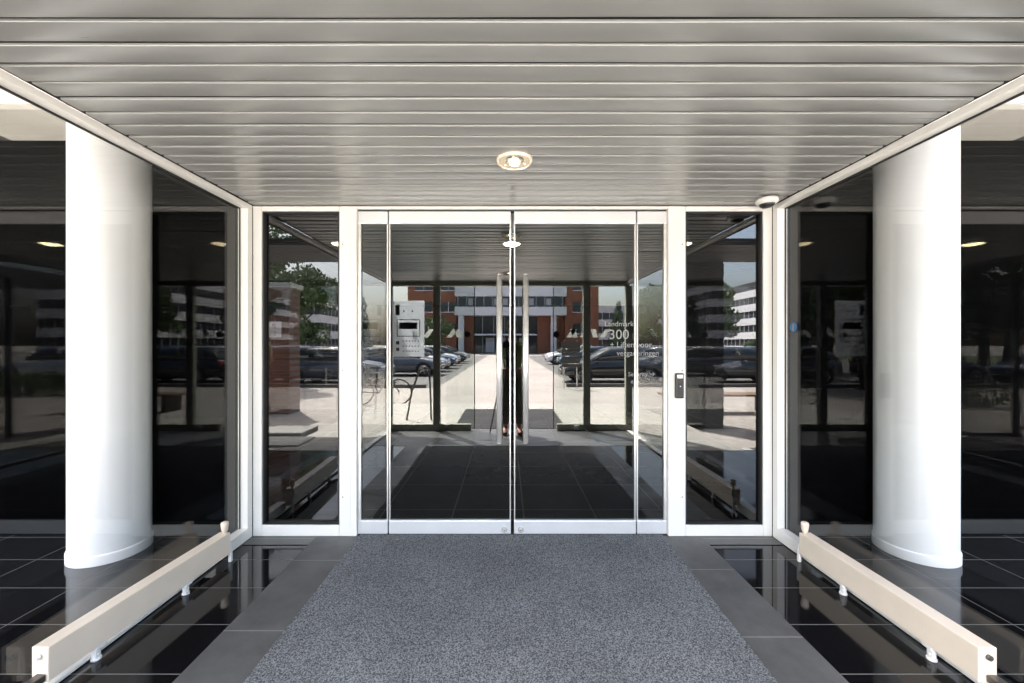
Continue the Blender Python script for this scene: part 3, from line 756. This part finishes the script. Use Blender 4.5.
# ------------------------------------------------------------------ outside: cars (front towards +x)
def loft(mb, rings, m=None, close=True):
    i = mb.mi(m); vr = [[mb.bm.verts.new(p) for p in r] for r in rings]; n = len(rings[0])
    for a, c in zip(vr, vr[1:]):
        for j in range(n):
            f = mb.bm.faces.new([a[j], a[(j+1) % n], c[(j+1) % n], c[j]]); f.smooth = True; f.material_index = i
    if close:
        for rg in (vr[0][::-1], vr[-1]):
            f = mb.bm.faces.new(rg); f.material_index = i
def make_car(paint, wagon=True):
    r = bpy.data.objects.new('parked_car', None); COL.objects.link(r)
    st = [(-2.18, .42, .78, .70), (-2.12, .30, .95, .80), (-1.7, .24, 1.0, .88), (-.9, .22, 1.0, .90), (0, .22, .98, .90), (.8, .22, .96, .90), (1.25, .23, .90, .88), (1.75, .26, .80, .84), (2.08, .32, .66, .76), (2.18, .42, .56, .64)]
    rings = []
    for (x, z0, z1, w) in st:
        zm = z0*.45+z1*.55
        rings.append([(x, -w*.86, z0), (x, -w, z0+.1), (x, -w, zm), (x, -w*.95, z1-.05), (x, -w*.80, z1), (x, 0, z1+.03), (x, w*.80, z1), (x, w*.95, z1-.05), (x, w, zm), (x, w, z0+.1), (x, w*.86, z0), (x, 0, z0)])
    f = MB(); loft(f, rings); body = f.build('body', paint, r)
    if wagon: gs = [(-2.05, .96, 1.02, .78, .70), (-1.85, .97, 1.30, .80, .66), (-1.5, .98, 1.42, .82, .64), (-.6, .98, 1.47, .83, .63), (.2, .97, 1.45, .83, .63), (.55, .96, 1.32, .82, .64), (1.15, .93, .95, .79, .74)]
    else: gs = [(-1.7, .97, 1.0, .80, .74), (-1.15, .98, 1.32, .81, .64), (-.7, .98, 1.42, .82, .62), (.1, .97, 1.42, .82, .62), (.45, .96, 1.30, .82, .63), (1.1, .93, .95, .79, .74)]
    rings = [[(x, -wb, zb), (x, -wt-.03, zb+(zt-zb)*.85), (x, -wt*.8, zt), (x, 0, zt+.01), (x, wt*.8, zt), (x, wt+.03, zb+(zt-zb)*.85), (x, wb, zb)] for (x, zb, zt, wb, wt) in gs]
    f = MB(); loft(f, rings); f.build('windows', carglass, r)
    f = MB(); rs = [g for g in gs if g[2] > 1.29]
    rings = [[(x, -wt*.84, zt-.015), (x, -wt*.6, zt+.022), (x, 0, zt+.035), (x, wt*.6, zt+.022), (x, wt*.84, zt-.015)] for (x, zb, zt, wb, wt) in rs]
    loft(f, rings)
    for xp in ((-.55, -.47), (-1.5, -1.4)):
        for s in (-1, 1): f.box(xp[0], xp[1], s*.70-.05, s*.70+.05, .96, 1.42, None, .0, rot=(-s*.35, 0, 0))
    f.build('roof', paint, r)
    for (wx, s) in ((1.35, 1), (1.35, -1), (-1.32, 1), (-1.32, -1)):
        f = MB(); y1 = s*.915; f.cyl((wx, y1-s*.22, .33), (wx, y1, .33), .325, m=None, seg=28)
        f.cyl((wx, y1-s*.05, .34), (wx, y1-s*.012, .34), .375, m=None, seg=28)
        w = f.build('wheel', tyrem, r)
        f = MB(); f.cyl((wx, y1, .33), (wx, y1+s*.008, .33), .06, m=None, seg=16)
        for k in range(5):
            a = k*2*PI/5; f.box(wx-.025+.11*math.cos(a), wx+.025+.11*math.cos(a), y1, y1+s*.01, .33-.10+.11*math.sin(a), .33+.10+.11*math.sin(a), None, 0, rot=(0, PI/2-a, 0))
        f.lathe([(.20, 0), (.225, s*.012), (.20, s*.012)], (wx, y1, .33), None, 28, 'y'); f.build('rim', rimm, w)
    for s in (-1, 1):
        f = MB(); f.box(1.98, 2.13, s*.60-.13, s*.60+.13, .58, .70, None, .03); f.build('headlight', lampw, r)
        f = MB(); f.box(-2.17, -2.06, s*.66-.10, s*.66+.10, .72, .90, None, .03); f.build('tail_light', lampr, r)
        f = MB(); f.box(.72, .86, s*.96-.07, s*.96+.07, .96, 1.07, None, .02); f.build('mirror', paint, r)
    f = MB(); f.box(2.12, 2.2, -.45, .45, .34, .52, None, .02); f.build('grille', blackpl, r)
    f = MB(); f.box(-2.215, -2.19, -.26, .26, .52, .63, None, .003); f.build('number_plate', signw, r)
    return r
def carpaint(n, c): return pbr(n, c, .25, metal=.2, coat=1.0)
black_p = carpaint('car_black', (.02, .02, .022)); white_p = carpaint('car_white', (.72, .73, .74)); blue_p = carpaint('car_blue', (.03, .07, .16)); grey_p = carpaint('car_grey', (.10, .11, .13)); silver_p = carpaint('car_silver', (.42, .44, .46))
protos = {'black': make_car(black_p), 'white': make_car(white_p), 'blue': make_car(blue_p, False), 'grey': make_car(grey_p), 'silver': make_car(silver_p, False)}
cars = [
 ('black', 4.4, -10.6, PI, 'black hatchback parked side-on at the kerb right of the mat, nose to the left'),
 ('white', 5.2, -25, PI, 'white car nosing out on the right of the lane in front of the brick building'),
 ('black', 9.7, -10.5, 0, 'black car side-on further right, mirrored in the right sidelight'),
 ('silver', 7.6, -14.0, PI, 'silver saloon in the row behind the black hatchback'),
 ('grey', -7.0, -10.2, 0, 'dark grey car side-on mirrored in the left sidelight, nearest on the left'),
 ('black', -13.0, -10.3, PI, 'black car side-on beyond the grey one, mirrored between corner and left column'),
 ('blue', -18.6, -10.0, 0, 'dark blue saloon at the far left end of the near row'),
 ('grey', -5.5, -14.2, 0, 'dark grey car, first of the left row facing the lane'),
 ('silver', -5.6, -17.0, 0, 'silver car, second of the left row facing the lane'),
 ('blue', -5.5, -19.8, 0, 'blue car, third of the left row facing the lane'),
 ('white', -5.7, -23.2, 0, 'white car, fourth of the left row facing the lane'),
 ('black', -5.5, -26.5, 0, 'black car, fifth of the left row facing the lane'),
 ('silver', -5.6, -30.0, 0, 'silver car at the far end of the left row'),
 ('blue', 5.6, -20.5, PI, 'blue saloon between the white car and the near black hatchback'),
 ('silver', 5.6, -30.0, PI, 'silver saloon beyond the white car on the right of the lane'),
 ('grey', 12.5, -14.2, PI, 'grey estate in the second row near the low leafy tree'),
 ('white', 14.6, -10.6, 0, 'white car at the right end of the near row'),
]
used = set()
for c, x, y, a, lab in cars:
    pr = protos[c]; o = pr if c not in used else copy_tree(pr); used.add(c)
    o.location = (x, y, -.155); o.rotation_euler = (0, 0, a); tag(o, lab, 'car', 'cars in the car park')

# kerbs
for (x0, x1, y0, y1, w_) in ((2.2, 18, -8.75, -8.6, 'right'), (-22, -3.0, -8.45, -8.3, 'left')):
    struct(slab('kerb', x0, x1, y0, y1, -.158, -.03, kerbm, .02))

# ------------------------------------------------------------------ outside: buildings
def brick_building():
    Y = -59; t = thing('brick_building', (0, Y, -.16), 'red brick office building with white bands across the car park, facing the entrance', 'building')
    f = MB(); f.box(-16.5, -8.4, Y-14, Y, -.2, 15); f.box(9.7, 15.3, Y-14, Y, -.2, 15); f.box(-8.4, 9.7, Y-14, Y-3.0, -.2, 14.5); f.build('wall', brickfar, t)
    f = MB()
    for z0, z1 in ((6.2, 7.6), (9.35, 11.1), (13.2, 14.6)): f.box(-8.6, 9.9, Y-2.9, Y+.5, z0, z1)
    f.build('white_band', whitewall, t)
    for z0, z1 in ((7.601, 9.349), (11.101, 13.199)):
        f = MB(); f.box(-8.3, 9.6, Y-2.8, Y-.1, z0, z1)
        w = f.build('ribbon_window', winm, t)
        f = MB()
        for k in range(13): f.box(-8.2+k*1.45, -8.1+k*1.45, Y-.09, Y+.0, z0, z1)
        for k in (1, 4, 5, 8, 10): f.box(-7.9+k*1.45, -7.1+k*1.45, Y-.09, Y-.05, z0+.3, z1-.3)
        f.build('window_frame', greywall, w)
    f = MB(); f.box(-8.3, 9.6, Y-2.9, Y-2.0, -.1, 6.15); e = f.build('entrance_glazing', winm, t)
    f = MB()
    for k in range(10): f.box(-8+k*1.9, -7.9+k*1.9, Y-1.99, Y-1.85, -.1, 6.1)
    f.box(-8.3, 9.6, Y-1.98, Y-1.86, 2.9, 3.05); f.build('window_frame', greywall, e)
    f = MB(); f.box(5.2, 9.7, Y-1.84, Y-1.2, -.1, 6.14); f.box(-8.3, -5.6, Y-1.84, Y-1.2, -.1, 6.14); f.build('entrance_wall', brickfar, t)
    f = MB(); f.box(-5.5, 5.1, Y-1.8, Y-.3, 2.9, 3.15); f.build('canopy', whitewall, t)
    for k in range(4):
        f = MB(); f.box(-3.6+k*1.9, -2.1+k*1.9, Y-1.84, Y-1.78, 0, 2.5); f.build('door', greywall, e)
    for x in (-7.6, 7.8):
        f = MB(); f.box(x-.45, x+.45, Y-.6, Y+.2, -.1, 6.199); f.build('pillar', whitewall, t)
    for x in (11.2, -10.9, -15.0):
        for z in (3.2, 6.8, 10.4):
            f = MB(); f.box(x-.2, x+2.6, Y-.1, Y+.06, z, z+1.6); w = f.build('window', winm, t)
            f = MB(); f.box(x-.3, x+2.7, Y-.1, Y+.16, z-.12, z-.001); f.box(x+1.15, x+1.25, Y+.061, Y+.1, z, z+1.6); f.build('window_frame', whitewall, w)
    for k in range(5):
        f = MB(); f.box(-16.2+k*1.6, -15.3+k*1.6, Y+.2, Y+2.2, 4.2, 4.3, None, 0, rot=(.5, 0, 0)); f.build('awning', whitewall, t)
brick_building()
def office(name, x0, x1, y0, y1, floors, z0, fh, lab, wm, cat='building', top=True):
    t = thing(name, ((x0+x1)/2, (y0+y1)/2, -.16), lab, cat)
    f = MB(); f.box(x0, x1, y0, y1, -.2, z0)
    for k in range(floors): f.box(x0, x1, y0, y1, z0+k*fh+fh*.5, z0+(k+1)*fh)
    f.build('wall', wm, t)
    for k in range(floors):
        f = MB(); f.box(x0+.25, x1-.25, y0+.25, y1-.25, z0+k*fh+.001, z0+k*fh+fh*.5-.001); w = f.build('ribbon_window', winm, t)
        f = MB(); n = int((y1-y0)/1.8)
        for q in range(n):
            yy = y0+.6+q*1.8; f.box(x0+.12, x0+.249, yy, yy+.12, z0+k*fh+.001, z0+k*fh+fh*.5-.001); f.box(x1-.249, x1-.12, yy, yy+.12, z0+k*fh+.001, z0+k*fh+fh*.5-.001)
        n = int((x1-x0)/1.8)
        for q in range(n):
            xx = x0+.6+q*1.8; f.box(xx, xx+.12, y1-.249, y1-.12, z0+k*fh+.001, z0+k*fh+fh*.5-.001)
        f.build('window_frame', greywall, w)
    if top:
        f = MB(); zt = z0+floors*fh; f.box(x0+3, x1-3, y0+3, y1-3, zt, zt+2.6); f.build('plant_room', clad, t)
office('white_office_building', 58, 78, -110, -62, 4, 1.0, 3.3, 'white office block with dark ribbon windows, mirrored in the right sidelight', whitewall)
office('white_office_building', -62, -40, -104, -78, 4, 1.0, 3.4, 'pale office block behind the trees, mirrored in the left sidelight', whitewall)
office('grey_office_building', 18, 46, -110, -92, 3, .8, 3.4, 'low grey block far beyond the cars, between brick wall and conifer', greywall, top=False)
# brick pier with sign on the left
t = thing('brick_pier', (-5.35, -3.1, -.16), 'red brick pier with a small white sign, mirrored at the left of the left sidelight', 'wall')
f = MB(); f.box(-5.72, -5.02, -3.45, -3.0, -.16, 2.75); f.build('shaft', brick, t)
f = MB(); f.box(-5.78, -4.96, -3.5, -2.95, 2.75, 2.85, None, .01); f.build('cap_stone', concrete, t)
t2 = thing('small_sign', (-5.35, -2.98, 1.6), 'small pale square sign with two dark letters on the brick pier', 'sign')
f = MB(); f.box(-5.53, -5.20, -2.995, -2.98, 1.60, 1.96, None, .004); pl = f.build('plate', signw, t2)
textmesh('lettering', 'P', .17, signk, (-5.32, -2.977, 1.80), (PI/2, 0, PI), t2); textmesh('lettering', 'L', .15, signk, (-5.32, -2.977, 1.645), (PI/2, 0, PI), t2)
t = thing('wall_lantern', (-5.2, -2.95, 2.1), 'dark square lantern fixed high on the brick pier', 'lantern')
f = MB(); f.box(-5.42, -5.0, -2.997, -2.80, 2.08, 2.42, None, .02); f.build('housing', blackpl, t); f = MB(); f.box(-5.38, -5.04, -2.799, -2.785, 2.12, 2.38); f.build('lens', winm, t)
# dark clad pier and pergola beam on the right
t = thing('dark_pier', (3.65, -1.7, -.16), 'dark clad pier mirrored in the left half of the right sidelight', 'wall')
f = MB(); f.box(3.35, 4.09, -2.0, -1.5, -.16, 3.35); f.build('shaft', clad, t)
f = MB()
for k in range(11): f.box(3.343, 4.097, -2.007, -1.493, k*.3+.02, k*.3+.28)
f.build('cladding_board', clad, t)
# pale block standing in for sunlit paving left, timber bench right
t = thing('sunlit_paving_block', (-3.4, .1, 0), 'low pale stone block standing in for sunlit paving outside the left glass wall', 'bench')
f = MB(); f.box(-4.0, -3.0, -.1, .42, -.15, .02, None, .01); f.build('plinth', concrete, t); f = MB(); f.box(-3.95, -3.25, -.7, -.12, -.15, .06, None, .012); f.build('seat', pbr('weathered_stone', (.24, .23, .21), .8, var=.2), t)
t = thing('timber_bench', (5.2, -3.2, -.16), 'brown timber bench outside, mirrored low in the right sidelight', 'bench')
f = MB()
for k in range(4): f.box(3.6, 6.3, -3.5+k*.13, -3.39+k*.13, .24, .29, None, .006)
f.build('seat', pbr('bench_timber', (.20, .12, .075), .7, var=.25), t)
for x in (3.9, 6.0):
    f = MB(); f.box(x-.05, x+.05, -3.48, -3.02, -.16, .239); f.build('leg', darksteel, t)
# slatted board on posts
t = thing('slatted_board', (2.25, -8.0, -.16), 'dark slatted board on two thin posts in front of the black hatchback', 'sign')
f = MB()
for k in range(7): f.box(1.93, 2.58, -8.02, -7.98, .62+k*.135, .735+k*.135, None, .004)
f.build('slat', darksteel, t)
for x in (2.02, 2.48):
    f = MB(); f.box(x-.02, x+.02, -8.06, -8.021, -.16, 1.6); f.build('post', steel, t)
# hoops and bicycle
t = thing('bicycle_stand', (-1.75, -1.6, 0), 'bent silver tube bicycle stand outside the left outer pane', 'bicycle stand')
f = MB(); f.tube([(-1.95, -1.5, 0), (-1.85, -1.5, .55), (-1.70, -1.5, .95), (-1.60, -1.5, 1.02), (-1.52, -1.5, .96), (-1.50, -1.5, .6), (-1.48, -1.5, 0)], .018); f.build('hoop', darksteel, t)
t = thing('bicycle', (-2.35, -1.9, 0), 'dark bicycle leaning by the bent silver stand', 'bicycle'); BIKE = t
for x in (-2.85, -1.85):
    f = MB(); pts = [(x+.33*math.cos(a*PI/14), -1.9, .33+.33*math.sin(a*PI/14)) for a in range(29)]; f.tube(pts, .018, None, 8); w = f.build('wheel', tyrem, t)
    f = MB()
    for k in range(8): f.cyl((x, -1.9, .33), (x+.31*math.cos(k*PI/4), -1.9, .33+.31*math.sin(k*PI/4)), .003, m=None, seg=5)
    f.build('spokes', steel, w)
f = MB()
for a, c in (((-2.85, .33), (-2.68, .85)), ((-2.68, .85), (-2.1, .80)), ((-2.1, .80), (-1.85, .33)), ((-2.1, .80), (-2.38, .30)), ((-2.38, .30), (-2.68, .78)), ((-2.38, .3), (-2.85, .33)), ((-2.1, .8), (-2.12, .98))): f.cyl((a[0], -1.9, a[1]), (c[0], -1.9, c[1]), .016, m=None, seg=10)
f.build('frame', darksteel, t)
f = MB(); f.box(-2.82, -2.58, -1.95, -1.85, .92, .97, None, .02); f.cyl((-2.69, -1.9, .8), (-2.7, -1.9, .93), .012, m=None); f.build('saddle', blackpl, t)
f = MB(); f.tube([(-2.12, -2.15, 1.0), (-2.08, -2.0, 1.02), (-2.12, -1.9, .99), (-2.08, -1.8, 1.02), (-2.12, -1.65, 1.0)], .013); f.build('handlebar', darksteel, t)
BIKE.location = (-3.4, -4.4, -.15)
# low hedge beyond kerbs
def hedge(x0, x1, y0, y1, lab, seed):
    r = bpy.data.objects.new('hedge', None); COL.objects.link(r); tag(r, lab, 'hedge'); r.location = ((x0+x1)/2, (y0+y1)/2, -.15)
    n = max(3, int((x1-x0)/.7)); blobs = [(-(x1-x0)/2+(k+.5)*(x1-x0)/n, 0, .35, 1, .55, (y1-y0)/2, .38) for k in range(n)]
    leaf_crown('foliage', blobs, 900*n, .07, leafA, r, seed)
    f = MB()
    for k in range(n):
        x = x0+(k+.5)*(x1-x0)/n; f.tube([(x, (y0+y1)/2, -.15), (x+.05, (y0+y1)/2, .3)], .02, None, 6)
    f.build('stem', bark, r)
hedge(-8.5, -5.9, -4.6, -3.6, 'low clipped hedge running left from the brick pier', 21)
hedge(8.5, 13.0, -6.6, -5.8, 'low clipped hedge on the far right outside', 22)

# ------------------------------------------------------------------ world, sun, camera
EL, AZ = R(61), math.atan2(-.616, -.788)   # horizontal direction towards the sun: (-.616, -.788)
w = bpy.data.worlds.new('World'); scn.world = w; w.use_nodes = True
nt = w.node_tree; nt.nodes.clear()
out = nt.nodes.new('ShaderNodeOutputWorld'); bg = nt.nodes.new('ShaderNodeBackground'); sky = nt.nodes.new('ShaderNodeTexSky')
sky.sky_type = 'NISHITA'; sky.sun_disc = False; sky.sun_elevation = EL; sky.sun_rotation = AZ; sky.air_density = 1.0; sky.dust_density = 6.0; sky.ozone_density = 1.0
bg.inputs[1].default_value = .15
nt.links.new(sky.outputs[0], bg.inputs[0]); nt.links.new(bg.outputs[0], out.inputs[0])
sl = bpy.data.lights.new('sun', 'SUN'); sl.energy = 5.0; sl.angle = R(.5); sl.color = (1, .975, .945)
so = bpy.data.objects.new('sun', sl); COL.objects.link(so)
to_sun = Vector((math.sin(AZ)*math.cos(EL), math.cos(AZ)*math.cos(EL), math.sin(EL)))
so.rotation_euler = to_sun.to_track_quat('Z', 'Y').to_euler()

cam = bpy.data.cameras.new('camera'); co = bpy.data.objects.new('camera', cam); COL.objects.link(co)
co.location = (-.045, 0, 1.45); co.rotation_euler = (R(90), 0, 0)
cam.lens = 390/1024*36; cam.sensor_width = 36; cam.shift_x = 5.5/1024; cam.shift_y = 2.5/1024
cam.clip_start = .02; cam.clip_end = 2000
scn.camera = co
scn.render.engine = 'CYCLES'
cy = scn.cycles
cy.max_bounces = 10; cy.diffuse_bounces = 4; cy.glossy_bounces = 7; cy.transparent_max_bounces = 40; cy.transmission_bounces = 4
cy.use_denoising = True; cy.denoiser = 'OPENIMAGEDENOISE'; cy.denoising_prefilter = 'ACCURATE'; cy.min_light_bounces = 2; cy.use_light_tree = False; cy.min_transparent_bounces = 16; cy.denoising_input_passes = 'RGB_ALBEDO_NORMAL'; cy.use_adaptive_sampling = False; cy.sample_clamp_indirect = 6; cy.caustics_reflective = False; cy.caustics_refractive = False
scn.view_settings.view_transform = 'Standard'; scn.view_settings.look = 'None'
scn.view_settings.exposure = 3.98; scn.view_settings.gamma = 1
scn.render.resolution_x = 1024; scn.render.resolution_y = 683
